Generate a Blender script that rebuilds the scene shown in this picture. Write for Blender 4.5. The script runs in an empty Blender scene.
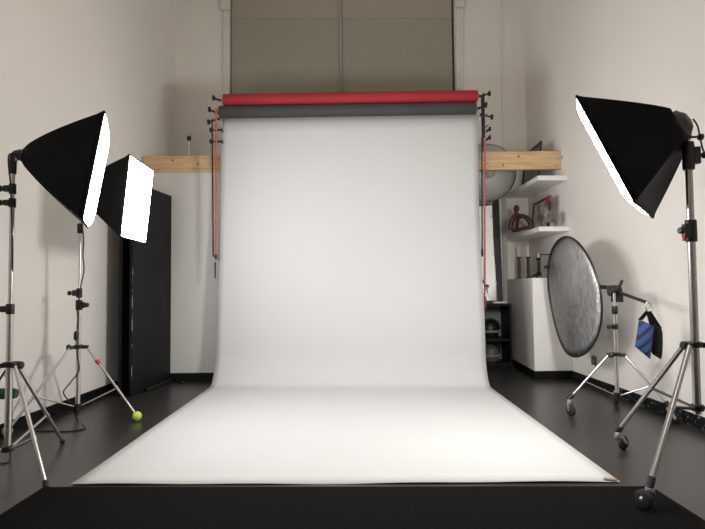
import bpy, bmesh, math, random
from mathutils import Vector as V, Matrix
random.seed(4)
SC = bpy.context.scene
COL = SC.collection
PI = math.pi

# ------------------------------------------------------------------ camera
FPX = 530.0
CAM = V((0, 0, 0.97))
yaw, pitch, roll = math.atan(7.5 / FPX), math.atan(22.5 / FPX), math.radians(0.45)
fwd = V((math.sin(yaw) * math.cos(pitch), math.cos(yaw) * math.cos(pitch), math.sin(pitch)))
r0 = V((math.cos(yaw), -math.sin(yaw), 0))
u0 = r0.cross(fwd)
RT = r0 * math.cos(roll) - u0 * math.sin(roll)
UP = u0 * math.cos(roll) + r0 * math.sin(roll)
cd = bpy.data.cameras.new('camera')
cam = bpy.data.objects.new('camera', cd)
COL.objects.link(cam)
M = Matrix((RT, UP, -fwd)).transposed().to_4x4()
M.translation = CAM
cam.matrix_world = M
cd.sensor_width = 36.0
cd.sensor_fit = 'HORIZONTAL'
cd.lens = FPX / 705.0 * 36.0
cd.clip_start = 0.05
SC.camera = cam


def ray(px, py):
    return fwd + RT * ((px - 352.5) / FPX) + UP * ((264.5 - py) / FPX)


def at(px, py, Y):
    """the point at depth Y (metres in front of the camera) seen at a place in the photograph"""
    d = ray(px, py)
    return CAM + d * (Y / d.y)


def ground(px, py, z=0.0):
    d = ray(px, py)
    return CAM + d * ((z - CAM.z) / d.z)


# ------------------------------------------------------------------ materials
def mat(name, col, rough=0.6, metal=0.0, var=0.0, scale=8.0, bump=0.0, bscale=60.0, spec=0.5, sheen=0.0):
    m = bpy.data.materials.new(name)
    m.use_nodes = True
    nt = m.node_tree
    b = nt.nodes['Principled BSDF']
    b.inputs['Base Color'].default_value = (*col, 1)
    b.inputs['Roughness'].default_value = rough
    b.inputs['Metallic'].default_value = metal
    b.inputs['Specular IOR Level'].default_value = spec
    if sheen:
        b.inputs['Sheen Weight'].default_value = sheen
    tc = nt.nodes.new('ShaderNodeTexCoord')
    if var:
        n = nt.nodes.new('ShaderNodeTexNoise')
        n.inputs['Scale'].default_value = scale
        n.inputs['Detail'].default_value = 4
        nt.links.new(tc.outputs['Object'], n.inputs['Vector'])
        r = nt.nodes.new('ShaderNodeValToRGB')
        r.color_ramp.elements[0].position = 0.3
        r.color_ramp.elements[1].position = 0.7
        r.color_ramp.elements[0].color = (*[c * (1 - var) for c in col], 1)
        r.color_ramp.elements[1].color = (*[min(1, c * (1 + var)) for c in col], 1)
        nt.links.new(n.outputs['Fac'], r.inputs['Fac'])
        nt.links.new(r.outputs['Color'], b.inputs['Base Color'])
    if bump:
        n2 = nt.nodes.new('ShaderNodeTexNoise')
        n2.inputs['Scale'].default_value = bscale
        n2.inputs['Detail'].default_value = 3
        nt.links.new(tc.outputs['Object'], n2.inputs['Vector'])
        bp = nt.nodes.new('ShaderNodeBump')
        bp.inputs['Strength'].default_value = bump
        bp.inputs['Distance'].default_value = 0.01
        nt.links.new(n2.outputs['Fac'], bp.inputs['Height'])
        nt.links.new(bp.outputs['Normal'], b.inputs['Normal'])
    return m


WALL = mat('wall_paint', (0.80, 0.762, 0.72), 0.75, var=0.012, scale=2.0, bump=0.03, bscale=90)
WALLB = mat('wall_paint_back', (0.76, 0.73, 0.68), 0.75, var=0.012, scale=2.0, bump=0.03, bscale=90)
CEIL = mat('ceiling_paint', (0.78, 0.76, 0.72), 0.8, var=0.01)
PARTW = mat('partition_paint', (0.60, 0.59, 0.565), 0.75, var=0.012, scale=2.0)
FLOORM = mat('black_vinyl', (0.030, 0.0275, 0.026), 0.30, var=0.12, scale=3.0, bump=0.05, bscale=25)
BASEB = mat('black_baseboard', (0.006, 0.006, 0.0065), 0.5, var=0.2, spec=0.2)
SCUFF = mat('scuffed_black_baseboard', (0.006, 0.006, 0.0065), 0.6, spec=0.2)
_nt = SCUFF.node_tree
_tc = _nt.nodes.new('ShaderNodeTexCoord'); _nz = _nt.nodes.new('ShaderNodeTexNoise'); _nz.inputs['Scale'].default_value = 48; _nz.inputs['Detail'].default_value = 6
_rr = _nt.nodes.new('ShaderNodeValToRGB')
_rr.color_ramp.elements[0].position = 0.62; _rr.color_ramp.elements[0].color = (0.006, 0.006, 0.0065, 1)
_rr.color_ramp.elements[1].position = 0.68; _rr.color_ramp.elements[1].color = (0.30, 0.29, 0.28, 1)
_nt.links.new(_tc.outputs['Object'], _nz.inputs['Vector']); _nt.links.new(_nz.outputs['Fac'], _rr.inputs['Fac'])
_nt.links.new(_rr.outputs['Color'], _nt.nodes['Principled BSDF'].inputs['Base Color'])
PAPER = mat('white_paper', (0.525, 0.528, 0.524), 0.85, var=0.006, scale=1.5, spec=0.25)
REDP = mat('red_paper', (0.35, 0.023, 0.032), 0.7, var=0.06, scale=3, spec=0.3)
GREYP = mat('grey_paper', (0.050, 0.052, 0.051), 0.7, var=0.05, scale=3, spec=0.3)
CARD = mat('card_core', (0.42, 0.32, 0.22), 0.8, var=0.1)
CARPET = mat('black_carpet', (0.0045, 0.0045, 0.0045), 0.95, var=0.35, scale=120, bump=0.5, bscale=300, spec=0.08)
BLACK = mat('black_plastic', (0.008, 0.008, 0.0085), 0.42, var=0.15, scale=20)
RUBBER = mat('black_rubber', (0.012, 0.012, 0.012), 0.7, var=0.1)
FABRIC = mat('black_nylon', (0.004, 0.0042, 0.0042), 0.6, var=0.2, scale=14, bump=0.15, bscale=40, spec=0.12)
CHROME = mat('brushed_aluminium', (0.62, 0.61, 0.60), 0.30, 1.0, var=0.05, scale=30)
DCHROME = mat('dark_chrome', (0.42, 0.41, 0.41), 0.24, 1.0, var=0.05, scale=30)
STEEL = mat('zinc_steel', (0.55, 0.57, 0.58), 0.45, 1.0, var=0.08, scale=40)
BOARD = mat('black_board', (0.007, 0.0075, 0.008), 0.55, var=0.25, scale=5, spec=0.22)
ORANGE = mat('orange_plastic', (0.46, 0.12, 0.08), 0.5, var=0.06)
PINK = mat('pink_plastic', (0.40, 0.055, 0.085), 0.5, var=0.06)
DRED = mat('dark_red_plastic', (0.28, 0.03, 0.05), 0.5, var=0.06)
PALEP = mat('pale_pink_plastic', (0.34, 0.15, 0.16), 0.5, var=0.05)
DGREEN = mat('dark_green_plastic', (0.018, 0.045, 0.04), 0.5, var=0.06)
BEADW = mat('glossy_white_bead', (0.95, 0.95, 0.93), 0.2)
WHITEP = mat('white_plastic', (0.75, 0.74, 0.71), 0.45, var=0.02)
WHITES = mat('white_lacquer', (0.80, 0.785, 0.76), 0.4, var=0.01)
BLIND = mat('olive_blind_fabric', (0.345, 0.32, 0.265), 0.85, var=0.03, scale=40, bump=0.1, bscale=200, spec=0.2)
FRAMEW = mat('window_frame_paint', (0.66, 0.64, 0.58), 0.6, var=0.02)
DARKG = mat('dark_gap', (0.03, 0.029, 0.026), 0.7, var=0.1)
BALL = mat('tennis_felt', (0.50, 0.66, 0.10), 0.95, var=0.1, scale=60, bump=0.4, bscale=200)
GREENB = mat('green_canvas', (0.02, 0.07, 0.045), 0.8, var=0.15, scale=20)
REDPL = mat('red_plastic', (0.5, 0.03, 0.04), 0.4, var=0.05)
REDB = mat('red_brown_clay', (0.062, 0.023, 0.020), 0.45, var=0.2, scale=18)
WAX = mat('candle_wax', (0.78, 0.75, 0.68), 0.5, var=0.02)
DWOOD = mat('dark_brown_wood', (0.06, 0.043, 0.033), 0.5, var=0.25, scale=20)
DISH = mat('matt_grey_metal', (0.46, 0.46, 0.445), 0.45, 0.15, var=0.03, scale=4)
DISHIN = mat('pale_grey_enamel', (0.52, 0.53, 0.56), 0.4, var=0.03)
MIRROR = mat('mirror_glass', (0.88, 0.89, 0.87), 0.04, 1.0, var=0.005)
FEATH = mat('grey_dried_plant', (0.21, 0.195, 0.18), 0.9, var=0.2, scale=20)
TAPE = mat('brown_tape', (0.30, 0.17, 0.12), 0.6, var=0.1)
GREYC = mat('grey_metal_case', (0.22, 0.22, 0.21), 0.4, var=0.1)
OUTLET = mat('dark_socket', (0.03, 0.035, 0.022), 0.4, var=0.1)

# pine with grain and knots
PINE = mat('pine_wood', (0.62, 0.43, 0.24), 0.6)
nt = PINE.node_tree
tc = nt.nodes.new('ShaderNodeTexCoord')
mp = nt.nodes.new('ShaderNodeMapping')
mp.inputs['Scale'].default_value = (1.2, 14, 16)
n = nt.nodes.new('ShaderNodeTexNoise')
n.inputs['Scale'].default_value = 2.2
n.inputs['Detail'].default_value = 6
n.inputs['Distortion'].default_value = 0.8
rp = nt.nodes.new('ShaderNodeValToRGB')
rp.color_ramp.elements[0].position = 0.32
rp.color_ramp.elements[0].color = (0.50, 0.32, 0.16, 1)
rp.color_ramp.elements[1].position = 0.62
rp.color_ramp.elements[1].color = (0.64, 0.46, 0.26, 1)
nt.links.new(tc.outputs['Object'], mp.inputs['Vector'])
nt.links.new(mp.outputs['Vector'], n.inputs['Vector'])
nt.links.new(n.outputs['Fac'], rp.inputs['Fac'])
nt.links.new(rp.outputs['Color'], nt.nodes['Principled BSDF'].inputs['Base Color'])
KNOT = mat('pine_knot', (0.26, 0.13, 0.06), 0.6, var=0.2, scale=60)

# crinkled silver cloth of the reflector disc
SILVER = mat('silver_cloth', (0.66, 0.66, 0.66), 0.27, 1.0)
nt = SILVER.node_tree
tc = nt.nodes.new('ShaderNodeTexCoord')
mp = nt.nodes.new('ShaderNodeMapping')
mp.inputs['Scale'].default_value = (44, 44, 12)
n = nt.nodes.new('ShaderNodeTexNoise')
n.inputs['Scale'].default_value = 1.0
n.inputs['Detail'].default_value = 5
n.inputs['Roughness'].default_value = 0.65
bp = nt.nodes.new('ShaderNodeBump')
bp.inputs['Strength'].default_value = 0.5
bp.inputs['Distance'].default_value = 0.02
_r = nt.nodes.new('ShaderNodeValToRGB')  # light and dark streaks of the crinkles, painted into the colour
_r.color_ramp.elements[0].position = 0.38; _r.color_ramp.elements[0].color = (0.40, 0.40, 0.395, 1)
_r.color_ramp.elements[1].position = 0.64; _r.color_ramp.elements[1].color = (0.70, 0.70, 0.70, 1)
nt.links.new(n.outputs['Fac'], _r.inputs['Fac'])
nt.links.new(_r.outputs['Color'], nt.nodes['Principled BSDF'].inputs['Base Color'])
nt.links.new(tc.outputs['Object'], mp.inputs['Vector'])
nt.links.new(mp.outputs['Vector'], n.inputs['Vector'])
nt.links.new(n.outputs['Fac'], bp.inputs['Height'])
nt.links.new(bp.outputs['Normal'], nt.nodes['Principled BSDF'].inputs['Normal'])

# blue and black slanted stripes of the sand bag
STRIPE = mat('blue_striped_nylon', (0.02, 0.06, 0.4), 0.7)
nt = STRIPE.node_tree
tc = nt.nodes.new('ShaderNodeTexCoord')
sx = nt.nodes.new('ShaderNodeSeparateXYZ')
nt.links.new(tc.outputs['Generated'], sx.inputs[0])
m1 = nt.nodes.new('ShaderNodeMath'); m1.operation = 'MULTIPLY'; m1.inputs[1].default_value = 0.42
m2 = nt.nodes.new('ShaderNodeMath'); m2.operation = 'SUBTRACT'
m3 = nt.nodes.new('ShaderNodeMath'); m3.operation = 'MULTIPLY'; m3.inputs[1].default_value = 3.7
m4 = nt.nodes.new('ShaderNodeMath'); m4.operation = 'FRACT'
m5 = nt.nodes.new('ShaderNodeMath'); m5.operation = 'GREATER_THAN'; m5.inputs[1].default_value = 0.62
nt.links.new(sx.outputs['X'], m1.inputs[0])
nt.links.new(sx.outputs['Z'], m2.inputs[0]); nt.links.new(m1.outputs[0], m2.inputs[1])
nt.links.new(m2.outputs[0], m3.inputs[0]); nt.links.new(m3.outputs[0], m4.inputs[0]); nt.links.new(m4.outputs[0], m5.inputs[0])
mx = nt.nodes.new('ShaderNodeMix'); mx.data_type = 'RGBA'
mx.inputs['A'].default_value = (0.022, 0.055, 0.24, 1)
mx.inputs['B'].default_value = (0.012, 0.012, 0.016, 1)
nt.links.new(m5.outputs[0], mx.inputs['Factor'])
nt.links.new(mx.outputs['Result'], nt.nodes['Principled BSDF'].inputs['Base Color'])

# blurry print in the picture frames
def print_mat(name, cols, scale):
    m = mat(name, cols[0], 0.35)
    nt = m.node_tree
    tc = nt.nodes.new('ShaderNodeTexCoord')
    n = nt.nodes.new('ShaderNodeTexNoise'); n.inputs['Scale'].default_value = scale; n.inputs['Detail'].default_value = 2
    r = nt.nodes.new('ShaderNodeValToRGB')
    r.color_ramp.elements[0].position = 0.38; r.color_ramp.elements[0].color = (*cols[0], 1)
    r.color_ramp.elements[1].position = 0.62; r.color_ramp.elements[1].color = (*cols[-1], 1)
    e = r.color_ramp.elements.new(0.5); e.color = (*cols[1], 1)
    nt.links.new(tc.outputs['Object'], n.inputs['Vector'])
    nt.links.new(n.outputs['Fac'], r.inputs['Fac'])
    nt.links.new(r.outputs['Color'], nt.nodes['Principled BSDF'].inputs['Base Color'])
    return m
PRINT = print_mat('photo_print', [(0.16, 0.09, 0.07), (0.42, 0.36, 0.31), (0.62, 0.59, 0.55)], 9)
PRINTD = print_mat('dark_print', [(0.09, 0.09, 0.085), (0.15, 0.15, 0.14), (0.20, 0.20, 0.19)], 6)


def emit(name, col, s):
    m = bpy.data.materials.new(name)
    m.use_nodes = True
    nt = m.node_tree
    b = nt.nodes['Principled BSDF']
    b.inputs['Base Color'].default_value = (0.8, 0.8, 0.8, 1)
    b.inputs['Emission Color'].default_value = (*col, 1)
    b.inputs['Emission Strength'].default_value = s
    return m
LIGHT_A = emit('lit_diffuser_left', (0.99, 0.99, 0.99), 29)
LIGHT_B = emit('lit_diffuser_rear', (0.99, 0.99, 0.99), 29)
LIGHT_C = emit('lit_diffuser_right', (1.0, 0.985, 0.965), 54)


# ------------------------------------------------------------------ mesh builder
class MB:
    def __init__(s):
        s.bm = bmesh.new()

    def box(s, c, size, rot=None):
        c = V(c); hx, hy, hz = [k / 2 for k in size]
        vs = []
        for dx, dy, dz in ((-1, -1, -1), (1, -1, -1), (1, 1, -1), (-1, 1, -1), (-1, -1, 1), (1, -1, 1), (1, 1, 1), (-1, 1, 1)):
            p = V((dx * hx, dy * hy, dz * hz))
            if rot is not None:
                p = rot @ p
            vs.append(s.bm.verts.new(c + p))
        for f in ((3, 2, 1, 0), (4, 5, 6, 7), (0, 1, 5, 4), (1, 2, 6, 5), (2, 3, 7, 6), (3, 0, 4, 7)):
            s.bm.faces.new([vs[i] for i in f])
        return s

    def hexa(s, a, b):
        """solid between two quads a and b (4 points each, same winding)"""
        va = [s.bm.verts.new(V(p)) for p in a]; vb = [s.bm.verts.new(V(p)) for p in b]
        s.bm.faces.new(va[::-1]); s.bm.faces.new(vb)
        for i in range(4):
            j = (i + 1) % 4
            s.bm.faces.new([va[i], va[j], vb[j], vb[i]])
        return s

    def prism(s, poly, off):
        off = V(off)
        va = [s.bm.verts.new(V(p)) for p in poly]; vb = [s.bm.verts.new(V(p) + off) for p in poly]
        s.bm.faces.new(va[::-1]); s.bm.faces.new(vb)
        for i in range(len(va)):
            j = (i + 1) % len(va)
            s.bm.faces.new([va[i], va[j], vb[j], vb[i]])
        return s

    def tube(s, pts, rad, n=10, caps=True, closed=False):
        pts = [V(p) for p in pts]
        if not hasattr(rad, '__len__'):
            rad = [rad] * len(pts)
        rings = []
        prev = None
        N = len(pts)
        for i, p in enumerate(pts):
            if closed:
                t = pts[(i + 1) % N] - pts[i - 1]
            elif i == 0:
                t = pts[1] - pts[0]
            elif i == N - 1:
                t = pts[-1] - pts[-2]
            else:
                t = (pts[i + 1] - p).normalized() + (p - pts[i - 1]).normalized()
            t.normalize()
            if prev is None:
                a = V((0, 0, 1)) if abs(t.z) < 0.9 else V((1, 0, 0))
                x = t.cross(a).normalized()
            else:
                x = (prev - t * prev.dot(t)).normalized()
            prev = x
            y = t.cross(x)
            rings.append([s.bm.verts.new(p + (x * math.cos(2 * PI * k / n) + y * math.sin(2 * PI * k / n)) * rad[i]) for k in range(n)])
        for i in range(N if closed else N - 1):
            a, b = rings[i], rings[(i + 1) % N]
            for k in range(n):
                s.bm.faces.new([a[k], a[(k + 1) % n], b[(k + 1) % n], b[k]])
        if caps and not closed:
            s.bm.faces.new(rings[0][::-1]); s.bm.faces.new(rings[-1])
        return s

    def lathe(s, o, axis, prof, n=20, caps=True):
        """prof: list of (distance along axis, radius)"""
        o = V(o); t = V(axis).normalized()
        a = V((0, 0, 1)) if abs(t.z) < 0.9 else V((1, 0, 0))
        x = t.cross(a).normalized(); y = t.cross(x)
        rings = []
        for h, r in prof:
            rings.append([s.bm.verts.new(o + t * h + (x * math.cos(2 * PI * k / n) + y * math.sin(2 * PI * k / n)) * max(r, 1e-4)) for k in range(n)])
        for A, B in zip(rings, rings[1:]):
            for k in range(n):
                s.bm.faces.new([A[k], A[(k + 1) % n], B[(k + 1) % n], B[k]])
        if caps:
            s.bm.faces.new(rings[0][::-1]); s.bm.faces.new(rings[-1])
        return s

    def ball(s, c, r, n=12, sc=(1, 1, 1)):
        m = Matrix.Translation(V(c)) @ Matrix.Diagonal((*sc, 1))
        bmesh.ops.create_uvsphere(s.bm, u_segments=n, v_segments=max(4, n // 2 + 1), radius=r, matrix=m)
        return s

    def grid(s, fn, nu, nv):
        vs = [[s.bm.verts.new(fn(i / nu, j / nv)) for j in range(nv + 1)] for i in range(nu + 1)]
        for i in range(nu):
            for j in range(nv):
                s.bm.faces.new([vs[i][j], vs[i + 1][j], vs[i + 1][j + 1], vs[i][j + 1]])
        return s

    def build(s, name, m, parent=None, origin=None, bevel=0.0, solid=0.0, recalc=True, sharp=0.7, remesh=0.0, axes=None):
        bm = s.bm
        if recalc:
            bmesh.ops.recalc_face_normals(bm, faces=bm.faces[:])
        bm.normal_update()
        for f in bm.faces:
            f.smooth = True
        for e in bm.edges:
            if len(e.link_faces) == 2 and e.calc_face_angle(0) > sharp:
                e.smooth = False
        W = Matrix.Identity(4)
        if parent is not None:
            o0 = WORLD[parent.name]
        else:
            o0 = V(origin) if origin is not None else V((0, 0, 0))
        W.translation = o0
        bmesh.ops.translate(bm, vec=-o0, verts=bm.verts[:])
        if axes is not None:               # local frame for object-space textures
            bmesh.ops.transform(bm, matrix=axes.to_4x4().inverted(), verts=bm.verts[:])
        me = bpy.data.meshes.new(name)
        bm.to_mesh(me); bm.free()
        me.materials.append(m)
        o = bpy.data.objects.new(name, me)
        COL.objects.link(o)
        WORLD[o.name] = o0
        if parent is not None:
            o.parent = parent
        else:
            o.location = o0
        if axes is not None:
            o.rotation_euler = axes.to_euler()
        if remesh:
            q = o.modifiers.new('remesh', 'REMESH'); q.mode = 'VOXEL'; q.voxel_size = remesh; q.use_smooth_shade = True
            q = o.modifiers.new('smooth', 'SMOOTH'); q.factor = 0.5; q.iterations = 6
        if solid:
            q = o.modifiers.new('thickness', 'SOLIDIFY'); q.thickness = solid; q.offset = -1
        if bevel:
            q = o.modifiers.new('bevel', 'BEVEL'); q.width = bevel; q.segments = 2; q.limit_method = 'ANGLE'
            q.harden_normals = False
        return o


WORLD = {}


def tag(o, label, cat=None, group=None):
    o['label'] = label
    if cat: o['category'] = cat
    if group: o['group'] = group
    return o


def thing(name, loc, label, cat, group=None):
    o = bpy.data.objects.new(name, None)
    COL.objects.link(o)
    o.location = V(loc)
    o.empty_display_size = 0.1
    WORLD[o.name] = V(loc)
    return tag(o, label, cat, group)


def struct(o):
    o['kind'] = 'structure'
    return o


# ------------------------------------------------------------------ room shell
YB = 6.66           # back wall
YF = -3.2           # wall behind the camera
HC = 5.3            # ceiling height
def xl(y): return -2.125 - (YB - y) * 0.050
def xr(y): return 2.33 + (YB - y) * 0.018
TH = 0.15
struct(MB().prism([(xl(YF) - TH, YF - TH, 0), (xr(YF) + TH, YF - TH, 0), (xr(YB) + TH, YB + TH, 0), (xl(YB) - TH, YB + TH, 0)], (0, 0, -0.15)).build('floor', FLOORM))
struct(MB().prism([(xl(YF) - TH, YF - TH, HC), (xr(YF) + TH, YF - TH, HC), (xr(YB) + TH, YB + TH, HC), (xl(YB) - TH, YB + TH, HC)], (0, 0, 0.15)).build('ceiling', CEIL))
struct(MB().prism([(xl(YF), YF, 0), (xl(YB), YB, 0), (xl(YB) - TH, YB, 0), (xl(YF) - TH, YF, 0)], (0, 0, HC)).build('wall_left', WALL))
struct(MB().prism([(xr(YF), YF, 0), (xr(YB), YB, 0), (xr(YB) + TH, YB, 0), (xr(YF) + TH, YF, 0)], (0, 0, HC)).build('wall_right', WALL))
struct(MB().box(((xl(YF) + xr(YF)) / 2, YF - TH / 2, HC / 2), (xr(YF) - xl(YF) + 2 * TH, TH, HC)).build('wall_front', WALL))
# back wall round the window opening
wx0, wx1, wz0, wz1 = at(230, 60, YB).x, at(455, 60, YB).x, 2.3, 4.95
b = MB()
xa, xb = xl(YB) - TH, xr(YB) + TH
b.box(((xa + wx0) / 2, YB + TH / 2, HC / 2), (wx0 - xa, TH, HC))
b.box(((xb + wx1) / 2, YB + TH / 2, HC / 2), (xb - wx1, TH, HC))
b.box(((wx0 + wx1) / 2, YB + TH / 2, wz0 / 2), (wx1 - wx0, TH, wz0))
b.box(((wx0 + wx1) / 2, YB + TH / 2, (wz1 + HC) / 2), (wx1 - wx0, TH, HC - wz1))
struct(b.build('wall_back', WALLB))
# low partition under the timber beam
PY = 5.62
px1 = 0.55
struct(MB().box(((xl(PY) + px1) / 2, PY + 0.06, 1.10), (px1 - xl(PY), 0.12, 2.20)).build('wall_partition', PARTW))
# baseboards
bh, bt = 0.085, 0.014
struct(MB().prism([(xl(YF), YF, 0), (xl(PY), PY, 0), (xl(PY) + bt, PY, 0), (xl(YF) + bt, YF, 0)], (0, 0, bh)).build('baseboard_left', BASEB))
struct(MB().prism([(xr(YF), YF, 0), (xr(5.5), 5.5, 0), (xr(5.5) - bt, 5.5, 0), (xr(YF) - bt, YF, 0)], (0, 0, bh)).build('baseboard_right', SCUFF))
struct(MB().box(((xl(PY) + bt + px1) / 2, PY - bt / 2, bh / 2), (px1 - xl(PY) - bt, bt, bh)).build('baseboard_partition', BASEB))
# window: frame, mullion, two blinds, chain
w = MB()
fw = 0.05
zc = (wz0 + wz1) / 2
xm = at(340.8, 60, YB).x
for x in (wx0 - 0.045, wx1 + 0.055):
    w.box((x, YB - 0.012, zc), (0.09 if x < 0 else 0.10, 0.03, wz1 - wz0 + 0.1))
w.box(((wx0 + wx1) / 2, YB - 0.012, wz1 + 0.05), (wx1 - wx0 + 0.2, 0.03, 0.1))
win = struct(w.build('window_1', FRAMEW, bevel=0.003))
struct(MB().box((xm, YB + 0.03, zc), (0.032, 0.05, wz1 - wz0)).build('mullion', BLIND, win))
struct(MB().box(((wx0 + wx1) / 2, YB + 0.12, zc), (wx1 - wx0, 0.02, wz1 - wz0)).build('window_pane', DARKG, win))
for x, dz in ((wx0 - 0.045, 0), (wx1 + 0.06, 0.03)):
    z0 = 4.50 + dz
    struct(MB().box((x, YB - 0.045, (z0 + wz1) / 2), (0.12, 0.05, wz1 - z0)).build('blind_bracket', FRAMEW, win, bevel=0.004))
for (xa_, xb_, lab) in ((wx0 + 0.012, xm - 0.017, 'olive grey roller blind in the left half of the window, dark gap at its left'),
                        (xm + 0.020, wx1 - 0.028, 'olive grey roller blind in the right half of the window, beside the white chain')):
    r = thing('roller_blind', ((xa_ + xb_) / 2, YB + 0.03, wz0 + 0.02), lab, 'blind', 'roller blinds')
    MB().box(((xa_ + xb_) / 2, YB + 0.035, (wz0 + 4.44) / 2 + 0.02), (xb_ - xa_, 0.004, 4.44 - wz0 - 0.04)).build('fabric', BLIND, r)
    MB().lathe((xa_, YB + 0.035, 4.87), (1, 0, 0), [(0, 0.035), (xb_ - xa_, 0.035)]).build('roller_tube', BLIND, r)
    MB().box(((xa_ + xb_) / 2, YB + 0.030, (4.44 + 4.85) / 2), (xb_ - xa_, 0.006, 0.42)).build('upper_band', mat('brown_blind_band', (0.37, 0.335, 0.27), 0.85, var=0.03, scale=40), r)
    MB().box(((xa_ + xb_) / 2, YB + 0.035, wz0 + 0.02), (xb_ - xa_, 0.014, 0.03)).build('hem_bar', BLIND, r)
# blind chain, a few white beads on a cord
c = MB()
for (px, pys) in ((458.3, (57, 71, 88)), (461.5, (57, 71, 80, 89))):
    pts = [at(px, y, YB - 0.035) for y in (10, 96)]
    c.tube(pts, 0.0025, 5)
    for y in pys:
        c.ball(at(px, y, YB - 0.035), 0.0125, 10)
c.tube([at(458.3, 96, YB - 0.035), at(460, 98, YB - 0.035), at(461.5, 96, YB - 0.035)], 0.0025, 5)
tag(c.build('blind_chain', BEADW, origin=at(460, 96, YB - 0.035)), 'white beaded blind chain hanging at the right edge of the window', 'chain')
# wall conduit
x = at(502, 80, YB - 0.012).x
struct(MB().tube([(x, YB - 0.010, 0.8), (x, YB - 0.010, HC)], 0.010, 8).build('trim_1', WALLB))
# pale door trim strip low on the back wall
p = at(505, 250, YB - 0.02)
struct(MB().box((p.x, YB - 0.015, 1.25), (0.055, 0.03, 2.1)).build('trim_2', mat('grey_trim', (0.45, 0.44, 0.42), 0.5, var=0.02), bevel=0.003))

# ------------------------------------------------------------------ white boxed plinth at the right
cz = 1.05
f0, f1 = 5.50, 6.64
pl = thing('plinth_cabinet', ((1.96 + 2.3) / 2, 5.5, 0), 'white boxed-in plinth with a black kick base beside the right wall', 'cabinet')
q0 = [(1.955, f0, 0.085), (xr(f0) - 0.003, f0, 0.085), (xr(f1) - 0.003, f1, 0.085), (2.03, f1, 0.085)]
MB().prism(q0, (0, 0, cz - 0.085)).build('body', WHITES, pl, bevel=0.004)
q1 = [(1.952, f0 - 0.012, 0), (xr(f0) - 0.003, f0 - 0.012, 0), (xr(f1) - 0.003, f1, 0), (2.027, f1, 0)]
MB().prism(q1, (0, 0, 0.085)).build('kick_base', BASEB, pl)

# ------------------------------------------------------------------ floating shelves on the right wall
def shelf(zt, lab):
    s = MB().prism([(2.035, 5.50, zt - 0.05), (xr(5.5) - 0.002, 5.50, zt - 0.05), (xr(6.6) - 0.002, 6.60, zt - 0.05), (2.035, 6.60, zt - 0.05)], (0, 0, 0.05))
    return tag(s.build('floating_shelf', WHITES, origin=(2.15, 6.05, zt - 0.05), bevel=0.003), lab, 'shelf', 'white floating shelves')
ZS1, ZS2 = at(541, 226.5, 5.5).z, at(541, 175.5, 5.5).z
shelf(ZS1, 'white floating shelf holding the red brown figurine and a framed photo')
shelf(ZS2, 'white floating shelf just under the right end of the pine beam')

# figurine: seated abstract figure, one fused body
fy = 6.15
g = MB()
zf = ZS1
cx = at(517, 220, fy).x
k = 0.0117
def fp(px, py): 
    p = at(px, py, fy); return p
def up(px, py, dy=0.0):
    p = at(px, py, fy + dy)
    return p
g.ball(up(516.5, 211.0), 0.036, 14, (1, 1, 1.25))
g.tube([up(516.5, 215), up(515.5, 220), up(514, 226), up(513, 233)], [0.026, 0.05, 0.058, 0.055], 12)
g.tube([up(515, 218, -.04), up(511, 224, -.06), up(510, 232, -.05)], [0.03, 0.024, 0.022], 10)
g.tube([up(518, 219), up(523, 218.5), up(527, 220.5), up(530, 224.5), up(531.5, 229), up(529, 231.5)], [0.034, 0.03, 0.03, 0.032, 0.03, 0.024], 10)
g.tube([up(513, 232), up(519, 232), up(526, 230.3), up(530, 229.5)], [0.04, 0.026, 0.02, 0.024], 10)
o = g.build('figurine', REDB, origin=(cx, fy, zf), remesh=0.007)
tag(o, 'red brown seated abstract figurine with bent arms on the lower white shelf', 'figurine')
mw = o.location; mnz = min((v.co.z for v in o.data.vertices)); o.location.z -= (mw.z + mnz) - zf - 0.001

# framed photo leaning at the right wall, lower shelf
def leaning_frame(name, Y0, Y1, x0, x1, zb, h, lean, lab, inner, frame_m, fwid=0.022, red=False):
    A, B = V((x0, Y0, zb)), V((x1, Y1, zb))
    d = (B - A).normalized()
    nrm = V((d.y, -d.x, 0)).normalized()
    if nrm.x > 0: nrm = -nrm
    upv = (V((0, 0, 1)) - nrm * lean).normalized()
    nf = d.cross(upv); nf = nf if nf.x < 0 else -nf
    L = (B - A).length
    r = thing(name, (A + B) / 2, lab, 'picture frame')
    f = MB()
    def bar(a0, a1, h0, h1, t=0.018):
        q = [A + d * a0 + upv * h0, A + d * a1 + upv * h0, A + d * a1 + upv * h1, A + d * a0 + upv * h1]
        return q, [p + nf * t for p in q]
    for a in ((0, L, 0, fwid), (0, L, h - fwid, h), (0, fwid, fwid, h - fwid), (L - fwid, L, fwid, h - fwid)):
        f.hexa(*bar(*a))
    f.build('frame', frame_m, r)
    MB().hexa(*bar(fwid, L - fwid, fwid, h - fwid, 0.008)).build('print', inner, r)
    if red:
        o = MB().hexa(*bar(-0.002, 0.13, h - 0.075, h + 0.003, 0.022)).build('corner_cover', DRED, r)
        o['label'] = 'red corner piece'
    return r
leaning_frame('picture_frame', 5.68, 6.28, 2.205, 2.235, ZS1 + 0.001, 0.36, 0.12, 'dark framed photo with a red corner leaning on the lower white shelf', PRINT, BLACK, red=True)
leaning_frame('picture_frame', 5.72, 6.35, 2.13, 2.16, ZS2 + 0.001, 0.43, 0.10, 'dark framed print on the upper white shelf behind the pine beam', PRINTD, BLACK, fwid=0.03)

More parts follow.
